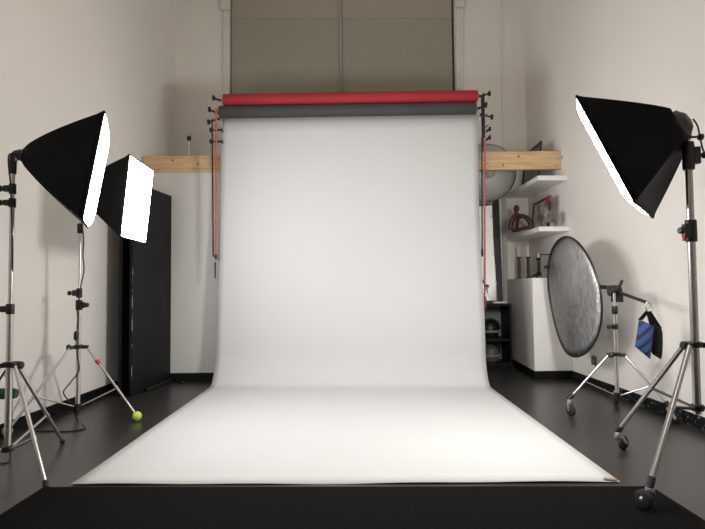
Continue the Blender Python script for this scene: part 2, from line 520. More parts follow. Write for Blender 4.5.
# dried plant on the lower shelf
pd = thing('dried_plant', (2.205, 5.575, ZS1), 'grey dried feathery plant beside the framed photo on the lower shelf', 'plant')
base = WORLD[pd.name]
g = MB()
for i in range(180):
    a = random.uniform(0, 2 * PI); sp = random.uniform(0.01, 0.075); h = random.uniform(0.06, 0.20) * (1 - sp * 2.5)
    e = V((math.cos(a) * sp * 0.9 - 0.01, math.sin(a) * sp, h))
    g.tube([base + V((0, 0, 0.025)), base + e * 0.5 + V((0, 0, 0.03)), base + e], [0.003, 0.0065, 0.002], 5)
g.build('foliage', FEATH, pd)
MB().lathe(base, (0, 0, 1), [(0, 0.022), (0.02, 0.03), (0.05, 0.026), (0.06, 0.02)], 14).build('pot', GREYC, pd)

# candlesticks on the plinth
def candlestick(px, Y, lab, clab):
    b_ = at(px, 277, Y); x_, y_ = b_.x, Y
    zt = at(px, 256.8, Y).z
    h = zt - cz
    r = thing('candlestick', (x_, y_, cz), lab, 'candlestick', 'wooden candlesticks')
    MB().lathe((x_, y_, cz), (0, 0, 1), [(0, 0.034), (0.012, 0.034), (0.02, 0.022), (0.03, 0.018)], 16).build('base', DWOOD, r)
    MB().lathe((x_, y_, cz + 0.03), (0, 0, 1), [(0, 0.017), (h * .4, 0.02), (h - 0.055, 0.016), (h - 0.05, 0.018)], 14).build('stem', DWOOD, r)
    MB().lathe((x_, y_, zt - 0.02), (0, 0, 1), [(0, 0.018), (0.008, 0.03), (0.019, 0.034), (0.0199, 0.03)], 16).build('cup', DWOOD, r)
    zc_ = at(px, 245.5, Y).z
    o = MB().lathe((x_, y_, zt), (0, 0, 1), [(0, 0.0125), (zc_ - zt - 0.01, 0.011), (zc_ - zt - 0.004, 0.008), (zc_ - zt, 0.001)], 12).build('candle', WAX, origin=(x_, y_, zt))
    tag(o, clab, 'candle', 'white candles')
    candlestick_tops.append((x_, y_, zt))
candlestick_tops = []
candlestick(519.5, 6.42, 'dark wooden candlestick nearest the mirror on the white plinth', 'white taper candle in the candlestick nearest the mirror')
candlestick(528.3, 6.20, 'dark wooden candlestick between the other candlestick and the low black candle holder', 'white taper candle in the middle holder of the three on the plinth')
p = at(539, 277, 5.95)
ch = thing('candle_holder', (p.x, 5.95, cz), 'low black candle holder with spreading ornate feet on the white plinth', 'candle holder')
O = V((p.x, 5.95, cz))
ht = at(539, 257, 5.95).z - cz
MB().lathe(O + V((0, 0, 0.035)), (0, 0, 1), [(0, 0.02), (0.02, 0.028), (0.05, 0.014), (ht * .55, 0.018), (ht * .68, 0.013), (ht * .76, 0.028), (ht * .82, 0.028)], 14).build('stem', BLACK, ch)
for i in range(5):
    a = 2 * PI * i / 5 + 0.3
    dv = V((math.cos(a), math.sin(a), 0))
    MB().tube([O + V((0, 0, 0.045)), O + dv * 0.04 + V((0, 0, 0.04)), O + dv * 0.075 + V((0, 0, 0.02)), O + dv * 0.095 + V((0, 0, 0.009)), O + dv * 0.11 + V((0, 0, 0.018))], [0.016, 0.013, 0.011, 0.009, 0.005], 8).build('foot', BLACK, ch)
tag(MB().lathe(O + V((0, 0, 0.035 + ht * .82)), (0, 0, 1), [(0, 0.011), (0.05, 0.010), (0.055, 0.002)], 10).build('candle_stub', WAX, origin=O + V((0, 0, 0.035 + ht * .82))), 'short white candle stub in the low black candle holder', 'candle')
# small grey panel behind
a, b2 = at(541, 254, 5.8), at(552, 277, 5.8)
gp = thing('framed_panel', ((a.x + b2.x) / 2, 5.8, cz), 'small plain grey framed panel standing behind the silver reflector on the plinth', 'picture frame')
MB().box(((a.x + b2.x) / 2 + .01, 5.8, (a.z + cz) / 2), (b2.x - a.x + .02, 0.012, a.z - cz)).build('panel', GREYC, gp)
MB().box(((a.x + b2.x) / 2 + .01, 5.795, a.z - 0.006), (b2.x - a.x + .03, 0.02, 0.012)).build('top_edge', BLACK, gp)

# ------------------------------------------------------------------ black shelf unit with mirror on it
SY = 6.22
sx1 = at(512, 340, SY).x; sx0 = sx1 - 0.55
st = at(500, 303.5, SY).z
su = thing('shelf_unit', ((sx0 + sx1) / 2, SY, 0), 'low black open shelf unit with two compartments behind the white backdrop', 'shelf unit')
s = MB(); dpt = 0.36; yc = SY + dpt / 2
zmid = at(500, 340, SY).z
s.box((sx0 + 0.012, yc, st / 2), (0.024, dpt, st)).box((sx1 - 0.012, yc, st / 2), (0.024, dpt, st))
s.box(((sx0 + sx1) / 2, yc, st - 0.015), (0.502, dpt, 0.03)).box(((sx0 + sx1) / 2, yc, zmid), (0.502, dpt, 0.035)).box(((sx0 + sx1) / 2, yc, 0.05), (0.502, dpt, 0.04))
s.build('carcass', BOARD, su, bevel=0.002)
MB().box(((sx0 + sx1) / 2, SY + dpt - 0.008, st / 2), (0.50, 0.012, st - 0.06)).build('back_panel', GREYC, su)
MB().box(((sx0 + sx1) / 2, SY + 0.02, 0.016), (0.50, 0.02, 0.03)).build('plinth_strip', BASEB, su)
def helmet(px, py, rr, zb, lab, m):
    p = at(px, py, SY + 0.17)
    r = thing('helmet', (p.x, SY + 0.17, zb), lab, 'helmet', 'helmets in the black shelf unit')
    o = V((p.x, SY + 0.17, zb))
    prof = [(0, rr * .78), (rr * .5, rr * .98), (rr * .9, rr), (rr * 1.3, rr * .88), (rr * 1.6, rr * .62), (rr * 1.78, rr * .3), (rr * 1.82, 0.001)]
    MB().lathe(o, (0, 0, 1), prof, 24).build('shell', m, r)
    pts = [o + V((math.cos(t) * rr * .98, -math.sin(t) * rr * .98, rr * 0.62)) for t in [PI * (0.1 + 0.8 * i / 12) for i in range(13)]]
    MB().tube(pts, 0.016, 8).build('rim_band', GREYC, r)
    q = [o + V((math.cos(t) * rr * 1.0, -0.02, rr * .85 + math.sin(t) * rr * .98)) for t in [PI * i / 14 for i in range(15)]]
    MB().tube(q, 0.014, 8).build('crest_strap', BLACK, r)
helmet(489.5, 330, 0.118, zmid + 0.0185, 'round black helmet in the upper compartment of the black shelf unit', BLACK)
helmet(490.5, 362, 0.108, 0.071, 'greyish round helmet in the lower compartment of the black shelf unit', mat('dull_grey_shell', (0.11, 0.11, 0.105), 0.45, var=0.2))
# mirror
my = SY + 0.14
mt = at(490, 196, my).z
mxr, mxl = at(501.5, 250, my).x, at(501.5, 250, my).x - 0.46
lean = 0.10
def mpt(x, z, off=0): return V((x, my + (z - st) / (mt - st) * lean + off, z))
mr = thing('mirror', ((mxl + mxr) / 2, my, st), 'tall mirror in a wide black frame leaning on the black shelf unit', 'mirror')
def mbar(x0, x1, z0, z1, t):
    q = [mpt(x0, z0), mpt(x1, z0), mpt(x1, z1), mpt(x0, z1)]
    return q, [p + V((0, -t, 0)) for p in q]
f = MB()
z0m = st + 0.002
for a in ((mxl, mxl + .085, z0m, mt), (mxr - .075, mxr, z0m, mt), (mxl + .085, mxr - .085, z0m, z0m + .03)):
    f.hexa(*mbar(*a, 0.03))
f.build('frame', BLACK, mr)
MB().hexa(*mbar(mxl + .085, mxr - .075, mt - .085, mt, 0.025)).build('top_rail', CARD, mr)['label'] = 'brown top rail'
MB().hexa(*mbar(mxl + .085, mxr - .075, z0m + .03, mt - .085, 0.006)).build('glass', MIRROR, mr)
p = at(497, 302.3, SY + 0.05)
tag(MB().box((p.x + .03, SY + 0.05, st + 0.011), (0.16, 0.07, 0.02)).build('small_box', WHITEP, origin=(p.x + .03, SY + .05, st), bevel=0.003), 'flat pale box lying in front of the mirror on the black shelf unit', 'box')

# ------------------------------------------------------------------ large grey dish behind the beam
dc = at(489, 172, 6.15)
dr = thing('reflector_dish', dc, 'large round grey metal dish hanging behind the right part of the pine beam', 'dish')
dax = V((-0.10, -0.98, -0.12)).normalized()
R = 0.337
prof = [(0.0, 0.05), (-0.004, 0.10), (-0.015, 0.16), (-0.038, 0.24), (-0.065, 0.29), (-0.105, 0.325), (-0.15, R)]
g = MB().lathe(dc, dax, prof, 48, caps=False)
g.build('bowl', DISH, dr, solid=0.006)
ring = []
t = dax; x_ = t.cross(V((0, 0, 1))).normalized(); y_ = t.cross(x_)
for i in range(48):
    a = 2 * PI * i / 48
    ring.append(dc + t * -0.15 + (x_ * math.cos(a) + y_ * math.sin(a)) * R)
MB().tube(ring, 0.010, 8, closed=True).build('rim', mat('dark_grey_rim', (0.20, 0.20, 0.19), 0.4, 0.6, var=0.05), dr)
MB().lathe(dc, dax, [(-0.01, 0.055), (0.02, 0.05), (0.035, 0.03), (0.04, 0.002)], 20).build('hub_knob', mat('beige_knob', (0.50, 0.45, 0.36), 0.5, var=0.05), dr)
MB().tube([dc - dax * 0.02, dc - dax * 0.2, V((dc.x - 0.03, YB - 0.004, dc.z - 0.02))], 0.018, 10).build('wall_arm', STEEL, dr)
MB().lathe((dc.x - 0.03, YB - 0.002, dc.z - 0.02), (0, -1, 0), [(0, 0.05), (0.012, 0.05)], 16).build('wall_plate', STEEL, dr)

# ------------------------------------------------------------------ timber beam
BY = 5.65; BT = 0.05
bl_t, bl_b = at(144, 156.2, BY), at(144, 173.2, BY)
br_t, br_b = at(561.5, 150.7, BY), at(561.5, 169.0, BY)
bm_ = thing('timber_beam', (0, BY + BT / 2, (bl_b.z + br_b.z) / 2), 'long pine beam running from wall to wall behind the backdrop rolls', 'beam')
q = [bl_b, br_b, br_t, bl_t]
MB().hexa([V((p.x, BY, p.z)) for p in q], [V((p.x, BY + BT, p.z)) for p in q]).build('timber', PINE, bm_, bevel=0.003)
for (kx, ky, kr) in ((172.5, 160.5, .013), (198, 163.5, .013), (158, 170, .008), (518.5, 156.5, .015), (503, 165, .012), (487, 163.5, .009), (556, 166, .008)):
    p = at(kx, ky, BY)
    MB().lathe((p.x, BY - 0.0008, p.z), (0, -1, 0), [(0, kr), (0.0006, kr * .9)], 12).build('knot', KNOT, bm_)
# joist hangers at both ends
e = br_t
MB().box((br_b.x + 0.012, BY + BT / 2 - .01, (br_b.z + br_t.z) / 2), (0.016, 0.09, br_t.z - br_b.z + 0.03)).box((br_b.x - 0.02, BY - 0.004, br_t.z - 0.09), (0.085, 0.006, 0.03)).build('joist_hanger', STEEL, bm_)
p = at(564.5, 157.5, BY - 0.02)
MB().box((p.x - .005, BY - 0.03, p.z), (0.05, 0.04, 0.036)).build('wall_bracket', STEEL, bm_)
MB().box((bl_b.x - 0.02, BY + BT / 2, (bl_t.z + bl_b.z) / 2), (0.04, 0.09, 0.14)).build('joist_hanger', STEEL, bm_)

# thin stand behind the partition
sy = 5.98
sp0 = at(189, 150, sy)
tp = thing('thin_stand', (sp0.x, sy, 0), 'thin chrome rod with a black top knob rising behind the pine beam', 'stand')
zt = at(189, 141, sy).z
MB().tube([(sp0.x, sy, 0.25), (sp0.x, sy, zt)], 0.011, 10).build('pole', WHITEP, tp)
MB().lathe((sp0.x, sy, zt), (0, 0, 1), [(0, 0.016), (0.012, 0.022), (0.045, 0.026), (0.055, 0.018)], 14).build('knob', BLACK, tp)
for i in range(3):
    a = 2 * PI * i / 3 + .5
    MB().tube([(sp0.x, sy, 0.5), (sp0.x + 0.17 * math.cos(a), sy + 0.17 * math.sin(a), 0.012)], 0.01, 8).build('leg', CHROME, tp)

# ------------------------------------------------------------------ roller supports, rolls, backdrop
RY = 5.46
def roller(name, lx, ly, rx, ry, rad, m, lab, cat, over=0.03, Y=RY, lknob=None, rknob=None):
    A, B = at(lx, ly, Y), at(rx, ry, Y)
    d = (B - A).normalized()
    r = thing(name, (A + B) / 2, lab, cat)
    L = (B - A).length
    MB().lathe(A, d, [(0, rad * .97), (0.004, rad), (L * .5, rad * 1.0), (L - .004, rad), (L, rad * .97)], 28).build('paper_roll', m, r)
    MB().lathe(A - d * 0.012, d, [(0, 0.030), (L + 0.024, 0.030)], 20).build('core_tube', CARD, r)
    for P, dr_, kp in ((A, -d, lknob), (B, d, rknob)):
        if kp is None: continue
        e = kp
        k = MB()
        k.tube([P + dr_ * 0.005, P + dr_ * 0.04, e], [0.020, 0.012, 0.007], 10)
        k.lathe(e - dr_ * 0.018, dr_, [(0, 0.012), (0.008, 0.027), (0.024, 0.029), (0.03, 0.020)], 14)
        k.build('expander_knob', BLACK, r)
    return r, A, B, d
roller('paper_roll_red', 223.7, 100.2, 477, 96.2, 0.061, REDP, 'rolled red paper backdrop, topmost of the three rolls', 'backdrop roll',
       lknob=at(213.5, 98, RY), rknob=at(489.5, 93.5, RY))
roller('paper_roll_grey', 219.5, 112.2, 475.5, 108.2, 0.064, GREYP, 'rolled dark grey paper backdrop between the red roll and the white paper', 'backdrop roll',
       lknob=at(209.3, 109.5, RY), rknob=at(486, 105, RY))
for o in COL.objects:
    if o.name.startswith('paper_roll_'):
        nm = 'backdrop_roll'
        w_ = WORLD[o.name]; o.name = nm; WORLD[o.name] = w_

# white backdrop : roll + long sheet sweeping on to the floor
wr, A, B, d = roller('white_backdrop', 221.5, 118.9, 478, 114.9, 0.060, PAPER, 'white seamless paper backdrop hanging from its roll and sweeping over the black floor', 'backdrop',
                     Y=RY + 0.105, lknob=at(208.5, 122, RY + .105), rknob=at(492, 117, RY + .105))
XL_T, XR_T = at(221.3, 130, RY + 0.04).x, at(478.5, 126, RY + 0.04).x
FL, FR = ground(70.5, 485.0, 0.004), ground(620.5, 482.0, 0.004)
pathp = []
ytop = RY + 0.105 - 0.062
Rb = 0.36
Ra = 0.20
ylow = RY - 0.03
for i in range(15):                                  # hanging part
    z = A.z + (B.z - A.z) * .5 - 0.0 - (A.z - Rb) * i / 14
    pathp.append((ytop + (ylow - ytop) * (i / 14) ** 1.6, z))
for i in range(1, 15):                               # sweep
    a = (PI / 2) * i / 14
    pathp.append((ylow - Ra * (1 - math.cos(a)) ** .9, Rb - (Rb - 0.004) * math.sin(a)))
yend = (FL.y + FR.y) / 2
y0 = ylow - Ra
for i in range(1, 25):
    pathp.append((y0 + (yend - y0) * i / 24, 0.004))
n_p = len(pathp) - 1
S = [0]
for a, b in zip(pathp, pathp[1:]):
    S.append(S[-1] + math.hypot(a[0] - b[0], a[1] - b[1]))
def sheet(u, v):
    i = min(int(round(u * n_p)), n_p)
    y, z = pathp[i]
    f = S[i] / S[-1]
    xl_ = XL_T + (FL.x - XL_T) * f; xr_ = XR_T + (FR.x - XR_T) * f
    x = xl_ + (xr_ - xl_) * v
    if y < y0 - 0.001:
        g_ = (y0 - y) / (y0 - yend)
        y = y + (FL.y + (FR.y - FL.y) * v - yend) * g_
        lift = max(0, (g_ - 0.93) / 0.07)
        z += lift ** 2 * (0.003 + 0.003 * math.sin(v * 9.0 + 0.6) + 0.002 * math.sin(v * 23))
    else:
        z += (B.z - A.z) * (v - .5) * max(0, 1 - i / 15)
        y += 0.004 * math.sin(v * 5 + 1) * min(1, i / 6)
    tw = max(0.0, min(1.0, (S[i] - 0.9) / 1.5)); tw = tw * tw * (3 - 2 * tw)
    if y < y0 - 0.001 or i > 28: tw *= max(0, min(1, (y - yend) / (y0 - yend)))
    y -= 0.17 * tw * v
    return V((x, y, z))
MB().grid(sheet, n_p, 40).build('paper_sheet', PAPER, wr, solid=0.002, recalc=False)
t0 = ground(604, 479.2, 0.0125); t1 = ground(618.5, 480.6, 0.0125); t2 = ground(616, 478.6, 0.0125); t3 = ground(603.5, 477.6, 0.0125)
o = MB().prism([t0, t1, t2, t3], (0, 0, 0.0015)).build('tape_strip', TAPE, wr); o['label'] = 'brown tape strip on the corner'

# upright brackets carrying the rolls
def bracket(px, knob_px, knob_ys, lab, s_, ytop_=91):
    Y = BY + 0.025
    zt_ = at(px, ytop_ + 6, Y).z; zb_ = bl_t.z + (br_t.z - bl_t.z) * (at(px, 160, BY).x - bl_t.x) / (br_t.x - bl_t.x) + .002
    x = at(px, 140, Y).x
    r = thing('roll_bracket', (x, Y, zb_), lab, 'bracket', 'roll brackets')
    MB().box((x, Y, (zt_ + zb_) / 2), (0.028, 0.05, zt_ - zb_)).build('upright', BLACK, r, bevel=0.002)
    for (hx, hy) in ((px, 99), (px, 110), (px, 122)):
        p = at(hx, hy, RY + 0.02)
        MB().tube([(x, Y - 0.02, p.z - .02), (x + s_ * .008, RY + .03, p.z - .042), (x + s_ * .008, RY - .02, p.z - .040), (x + s_ * .008, RY - .045, p.z - .005)], 0.006, 8).build('hook', STEEL, r)
    for ky in knob_ys:
        p = at(knob_px, ky, RY)
        a = V((x, RY + 0.09, p.z)); e = V((p.x, RY, p.z))
        k = MB().tube([a, V((x, RY, p.z)), e], [0.012, 0.012, 0.007], 10)
        dr_ = V((1 if e.x > x else -1, 0, 0))
        k.lathe(e - dr_ * 0.012, dr_, [(0, 0.012), (0.008, 0.024), (0.02, 0.026), (0.026, 0.018)], 14)
        k.build('spare_knob', BLACK, r)
bracket(226, 211, (130, 141.5), 'black upright roll bracket with knobs at the left end of the rolls', 1, 106)
bracket(483.5, 489.5, (129, 137.5), 'black upright roll bracket with knobs at the right end of the rolls', -1)

# pull chains
def chain(name, x0, x1, ytop_, ybot, Y, r, pitch, m, lab, weight=None, wm=None, alt=None):
    P0, P1 = at(x0, ytop_, Y), at(x1, ybot, Y)
    L = (P0 - P1).length
    t = thing(name, P1, lab, 'chain', 'pull chains')
    g = MB(); g.tube([P0, P1], r * .45, 6)
    h = MB() if alt else None
    nb = int(L / pitch)
    for i in range(nb):
        p = P0.lerp(P1, (i + .5) / nb)
        (h if (alt and i % 2) else g).ball(p, r, 8, (1, 1, .82))
    g.build('beads', m, t)
    if alt: h.build('pale_beads', alt, t)['label'] = 'pale beads between the coloured ones'
    if weight:
        g = MB().lathe(P1, (0, 0, -1), [(-.01, r * .6), (0.01, weight[0]), (weight[1] - .02, weight[0] * .9), (weight[1], weight[0] * .5)], 12)
        g.build('weight', wm, t)
    return P1
chain('pull_chain', 216.2, 216.0, 108, 255, RY - 0.05, 0.0150, 0.026, ORANGE, 'orange bead pull chain with black weight at the left edge of the backdrop', (0.016, 0.05), BLACK)
chain('pull_chain', 212.2, 213.2, 119, 257, RY - 0.03, 0.0115, 0.026, BLACK, 'thin black bead chain just left of the orange pull chain')
chain('pull_chain', 215.2, 215.2, 262, 278, RY - 0.05, 0.011, 0.02, BLACK, 'short black bead chain tail hanging below the orange pull chain')
chain('pull_chain', 484.6, 484.6, 137, 297, RY - 0.05, 0.013, 0.020, PINK, 'pink and pale bead pull chain with red weight at the right edge of the backdrop', (0.017, 0.13), DRED, PALEP)
chain('pull_chain', 481.8, 482.2, 138, 250, RY + 0.0, 0.0115, 0.021, DGREEN, 'dark green bead chain with black weight beside the pink and white chain', (0.013, 0.07), BLACK)
chain('pull_chain', 483.4, 483.4, 93, 136, RY - 0.05, 0.012, 0.022, BLACK, 'short black bead chain above the pink and white chain between the right knobs')

# ------------------------------------------------------------------ floor mat
q = [ground(43.5, 487, 0.006), ground(651, 486.2, 0.006)]
m_l = (q[0].x, q[1].x)
yb_ = (q[0].y + q[1].y) / 2
poly = [(m_l[0], q[0].y, 0.0005), (m_l[1], q[1].y, 0.0005), (m_l[1] + 0.03, 0.3, 0.0005), (m_l[0] - 0.05, 0.3, 0.0005)]
tag(MB().prism(poly, (0, 0, 0.006)).build('floor_mat', CARPET, origin=(0, 1.45, 0)), 'large black carpet mat in the foreground touching the front edge of the white paper', 'mat')

# ------------------------------------------------------------------ V-flat boards
vf = thing('folding_flat', (-1.9, 5.1, 0), 'tall black folding board flat standing against the left wall', 'board')
vt = 1.95
def leaf(x0, y0_, x1, y1_, th, nm):
    a, b = V((x0, y0_, 0)), V((x1, y1_, 0))
    d = (b - a).normalized(); nn = V((-d.y, d.x, 0)) * th
    return MB().prism([a, b, b + nn, a + nn], (0, 0, vt)).build(nm, BOARD, vf, bevel=0.003)
vfL = ground(131.3, 397); vfR = ground(170.8, 381)
lf = leaf(vfL.x, vfL.y, vfR.x, vfR.y, 0.028, 'leaf')
vl = at(120.5, 392, 4.86)
leaf(vl.x, 4.86, vfR.x - 0.075, vfR.y - 0.02, 0.03, 'leaf')
d = (vfR - vfL).normalized()
nn = V((-d.y, d.x, 0)) * 0.028
# worn white front edge
wear = MB().box((vfL.x + 0.0015, vfL.y - 0.0005, vt / 2), (0.004, 0.003, vt - 0.06))
WEAR = mat('scuffed_edge', (0.012, 0.012, 0.012), 0.8)
nt = WEAR.node_tree
tc = nt.nodes.new('ShaderNodeTexCoord'); nz = nt.nodes.new('ShaderNodeTexNoise'); nz.inputs['Scale'].default_value = 7; nz.inputs['Detail'].default_value = 5
rr_ = nt.nodes.new('ShaderNodeValToRGB')
rr_.color_ramp.elements[0].position = 0.50; rr_.color_ramp.elements[0].color = (0.012, 0.012, 0.012, 1)
rr_.color_ramp.elements[1].position = 0.58; rr_.color_ramp.elements[1].color = (0.42, 0.42, 0.41, 1)
nt.links.new(tc.outputs['Object'], nz.inputs['Vector']); nt.links.new(nz.outputs['Fac'], rr_.inputs['Fac'])
nt.links.new(rr_.outputs['Color'], nt.nodes['Principled BSDF'].inputs['Base Color'])
wear.build('worn_edge', WEAR, vf)['label'] = 'scuffed pale edge'
# floor bracket
fa, fb = vfL.lerp(vfR, 0.28), vfL.lerp(vfR, 0.97)
on = V((d.y, -d.x, 0))
MB().hexa([fa + on * .004, fb + on * .004, fb + on * .05, fa + on * .05], [p + V((0, 0, .035)) for p in (fa + on * .004, fb + on * .004, fb + on * .05, fa + on * .05)]).build('foot_rail', BLACK, vf, bevel=0.006)
fc = ground(150, 386); fd = ground(182, 383.8)
MB().tube([fb + on * 0.03 + V((0, 0, .012)), fd + V((0, 0, .010))], 0.010, 8).build('foot_bar', BLACK, vf)

# ------------------------------------------------------------------ light stands
def clamp(parent, c, r, h, kdir, m=BLACK, name='clamp'):
    c = V(c); kd = V(kdir).normalized()
    g = MB().lathe(c - V((0, 0, h / 2)), (0, 0, 1), [(0, r * .92), (h * .1, r), (h * .9, r), (h, r * .92)], 14)
    g.box(c + kd * (r + 0.006), (0.03, 0.03, h * .6))
    cl = g.build(name, m, parent)
    k = MB().tube([c + kd * (r + .01), c + kd * (r + .035)], 0.006, 8)
    k.lathe(c + kd * (r + .03), kd, [(0, 0.012), (0.006, 0.017), (0.022, 0.017), (0.027, 0.011)], 10)
    k.build('knob', BLACK, cl)
    return cl


def caster(leg, P, ldir, wr_, wd, W0):
    """socket on the leg end P, fork, and a wheel standing on the floor point W0"""
    MB().tube([P - ldir * 0.035, P + ldir * 0.012], [0.0165, 0.0175], 12).build('caster_socket', BLACK, leg)
    c_ = V((W0.x, W0.y, W0.z + wr_))
    ax = V((wd[0], wd[1], 0)).normalized()
    top_ = V((P.x, P.y, P.z - 0.012))
    f = MB()
    f.lathe(top_ + V((0, 0, -.016)), (0, 0, 1), [(-.012, 0.016), (0, 0.021), (0.016, 0.019), (0.022, 0.012)], 14)
    for s_ in (-1, 1):
        f.tube([top_ + V((0, 0, -.022)) + ax * (s_ * 0.017), c_ + ax * (s_ * 0.019)], [0.012, 0.009], 8)
    f.tube([c_ - ax * .019, c_ + ax * .019], 0.005, 8)
    f.build('caster_fork', STEEL, leg)
    MB().lathe(c_ - ax * 0.013, ax, [(0, wr_ * .35), (0.001, wr_ * .86), (0.006, wr_), (0.020, wr_), (0.025, wr_ * .86), (0.026, wr_ * .35)], 22).build('caster_wheel', RUBBER, leg)


def stand(lab, c, feet, z_bot, z_hub, poles, clamps, leg_r, m, kind, hubdir, joint=0.5, top=None):
    c = V((c[0], c[1], 0))
    r = thing('light_stand', c, lab, 'light stand', 'light stands')
    for i, (z0, z1, rr) in enumerate(poles):
        MB().tube([c + V((0, 0, z0)), c + V((0, 0, z1))], rr, 14).build('pole', m, r)
    for (z, rr, h, kd) in clamps:
        clamp(r, c + V((0, 0, z)), rr, h, kd)
    hb = MB().lathe(c + V((0, 0, z_hub - .012)), (0, 0, 1), [(0, poles[0][2] + .006), (0.004, poles[0][2] + .016), (0.026, poles[0][2] + .016), (0.03, poles[0][2] + .006)], 16)
    for f in feet:
        d = (V((f[0], f[1], 0)) - c).normalized()
        hb.box(c + d * 0.045 + V((0, 0, z_hub)), (0.05, 0.022, 0.024), Matrix.Rotation(math.atan2(d.y, d.x), 3, 'Z'))
    hub = hb.build('leg_hub', BLACK, r)
    kd = V(hubdir).normalized()
    MB().tube([c + V((0, 0, z_hub)) + kd * .03, c + V((0, 0, z_hub)) + kd * 0.055], 0.008, 8).lathe(c + V((0, 0, z_hub)) + kd * .05, kd, [(0, .014), (.006, .021), (.024, .021), (.03, .014)], 12).build('knob', BLACK, hub)
    bc = MB().lathe(c + V((0, 0, z_bot - .015)), (0, 0, 1), [(0, poles[0][2] + .004), (0.004, poles[0][2] + .012), (0.03, poles[0][2] + .012), (0.034, poles[0][2] + .004)], 16)
    bc.build('base_collar', BLACK, r)
    for f in feet:
        F = V((f[0], f[1], 0)); d = (F - c).normalized(); fz = f[5] if len(f) > 5 else 0.0
        kindf = f[2] if len(f) > 2 else kind
        if kindf == 'caster':
            E = f[4] if len(f) > 4 else F + (c - F).normalized() * .03 + V((0, 0, 0.12))
        elif kindf == 'ball':
            E = F + V((0, 0, 0.034))
        else:
            E = F + V((0, 0, 0.02))
        H = c + d * 0.06 + V((0, 0, z_hub))
        g = MB().tube([H, E], leg_r, 10)
        leg = g.build('leg', m, r)
        J = H.lerp(E, joint)
        MB().tube([J + (H - E).normalized() * .012, J - (H - E).normalized() * .012], leg_r + .0025, 10).build('brace_joint', m, leg)
        if kindf == 'caster':
            caster(leg, E, (E - H).normalized(), 0.040, f[3], V((F.x, F.y, fz)))
        elif kindf == 'ball':
            o = MB().ball(E, 0.034, 20).build('foot_ball', BALL, leg); o['label'] = 'yellow green tennis ball pushed on the foot'
        else:
            MB().tube([E + (H - E).normalized() * 0.008, E - (H - E).normalized() * 0.004, V((E.x, E.y, 0.001)) + d * .006], [leg_r + .001, leg_r + .002, leg_r + .003], 10).build('rubber_foot', RUBBER, leg)
        MB().tube([c + d * (poles[0][2] + .006) + V((0, 0, z_bot)), J], leg_r * .62, 8).build('brace', BLACK if kind == 'caster_dark' else m, r)
    return r, c


fa1, fa2 = ground(45, 486), ground(62, 443.5)
cA = V((-1.800, 2.88, 0))
fa3 = (2 * cA - (fa1 + fa2) / 2) ; fa3 = cA + (fa3 - cA).normalized() * 0.42
zA = lambda py: at(10, py, cA.y).z
SA, _ = stand('silver light stand nearest the left edge, with black rubber feet', cA, [(fa1.x, fa1.y), (fa2.x, fa2.y), (fa3.x, fa3.y)], zA(449), zA(365),
      [(zA(449), zA(306), 0.0165), (zA(312), zA(205), 0.0125), (zA(210), zA(183), 0.010), (zA(190), zA(172), 0.010)],
      [(zA(309), 0.021, 0.055, (-1, -.2, 0)), (zA(203), 0.018, 0.05, (-1, -.3, 0)), (zA(189), 0.018, 0.055, (-1, -.3, 0))],
      0.0105, CHROME, 'rubber', (1, -.15, 0), joint=0.64)
# green bag slung from the hub of the left stand
gb0, gb1 = at(-14, 394, 3.0), at(17.5, 393.5, 3.0)
gb = thing('weight_bag', (gb0 + gb1) / 2 - V((0, 0, .03)), 'dark green rolled bag hanging behind the left stand at the left edge', 'bag')
MB().lathe(gb0, (gb1 - gb0), [(0, .008), (.004, .024), (.03, .03), ((gb1 - gb0).length - .03, .03), ((gb1 - gb0).length - .004, .024), ((gb1 - gb0).length, .008)], 18).build('body', GREENB, gb)
mid = (gb0 + gb1) / 2
MB().tube([gb0.lerp(gb1, .15), mid + V((0, 0, .1)), V((cA.x - .02, cA.y + .045, zA(365) - .0))], 0.006, 6).tube([gb0.lerp(gb1, .85), mid + V((.02, 0, .1)), V((cA.x - .02, cA.y + .045, zA(365)))], 0.006, 6).build('strap', BLACK, gb)

fb1, fb2 = ground(137, 420.8), ground(13, 433)
cB = V((-1.965, 3.95, 0))
fb2 = V((xl(3.58) + .037, 3.58, 0))
fb3 = V((-2.13, 4.27, 0))
zB = lambda py: at(79, py, cB.y).z
SB, _ = stand('silver light stand by the left wall with tennis balls on its feet', cB, [(fb1.x, fb1.y, 'ball'), (fb2.x, fb2.y, 'ball'), (fb3.x, fb3.y, 'rubber')], zB(406), zB(347),
      [(zB(406), zB(303), 0.0165), (zB(306), zB(230), 0.0085), (zB(240), zB(198), 0.007)],
      [(zB(305), 0.024, 0.075, (1, -.3, 0)), (zB(293), 0.021, 0.07, (-1, -.3, 0)), (zB(228.5), 0.021, 0.072, (.5, -1, 0))],
      0.0095, CHROME, 'ball', (-1, -.5, 0), joint=0.60)
# red clip on the leg
Hb = cB + (V((fb1.x, fb1.y, 0)) - cB).normalized() * .06 + V((0, 0, zB(347)))
J = Hb.lerp(fb1 + V((0, 0, .034)), .22)
o = MB().tube([J - V((0.012, 0, -.014)), J + V((.012, 0, -.014))], 0.0145, 10).build('leg_clip', REDPL, SB); o['label'] = 'red clip on the leg'

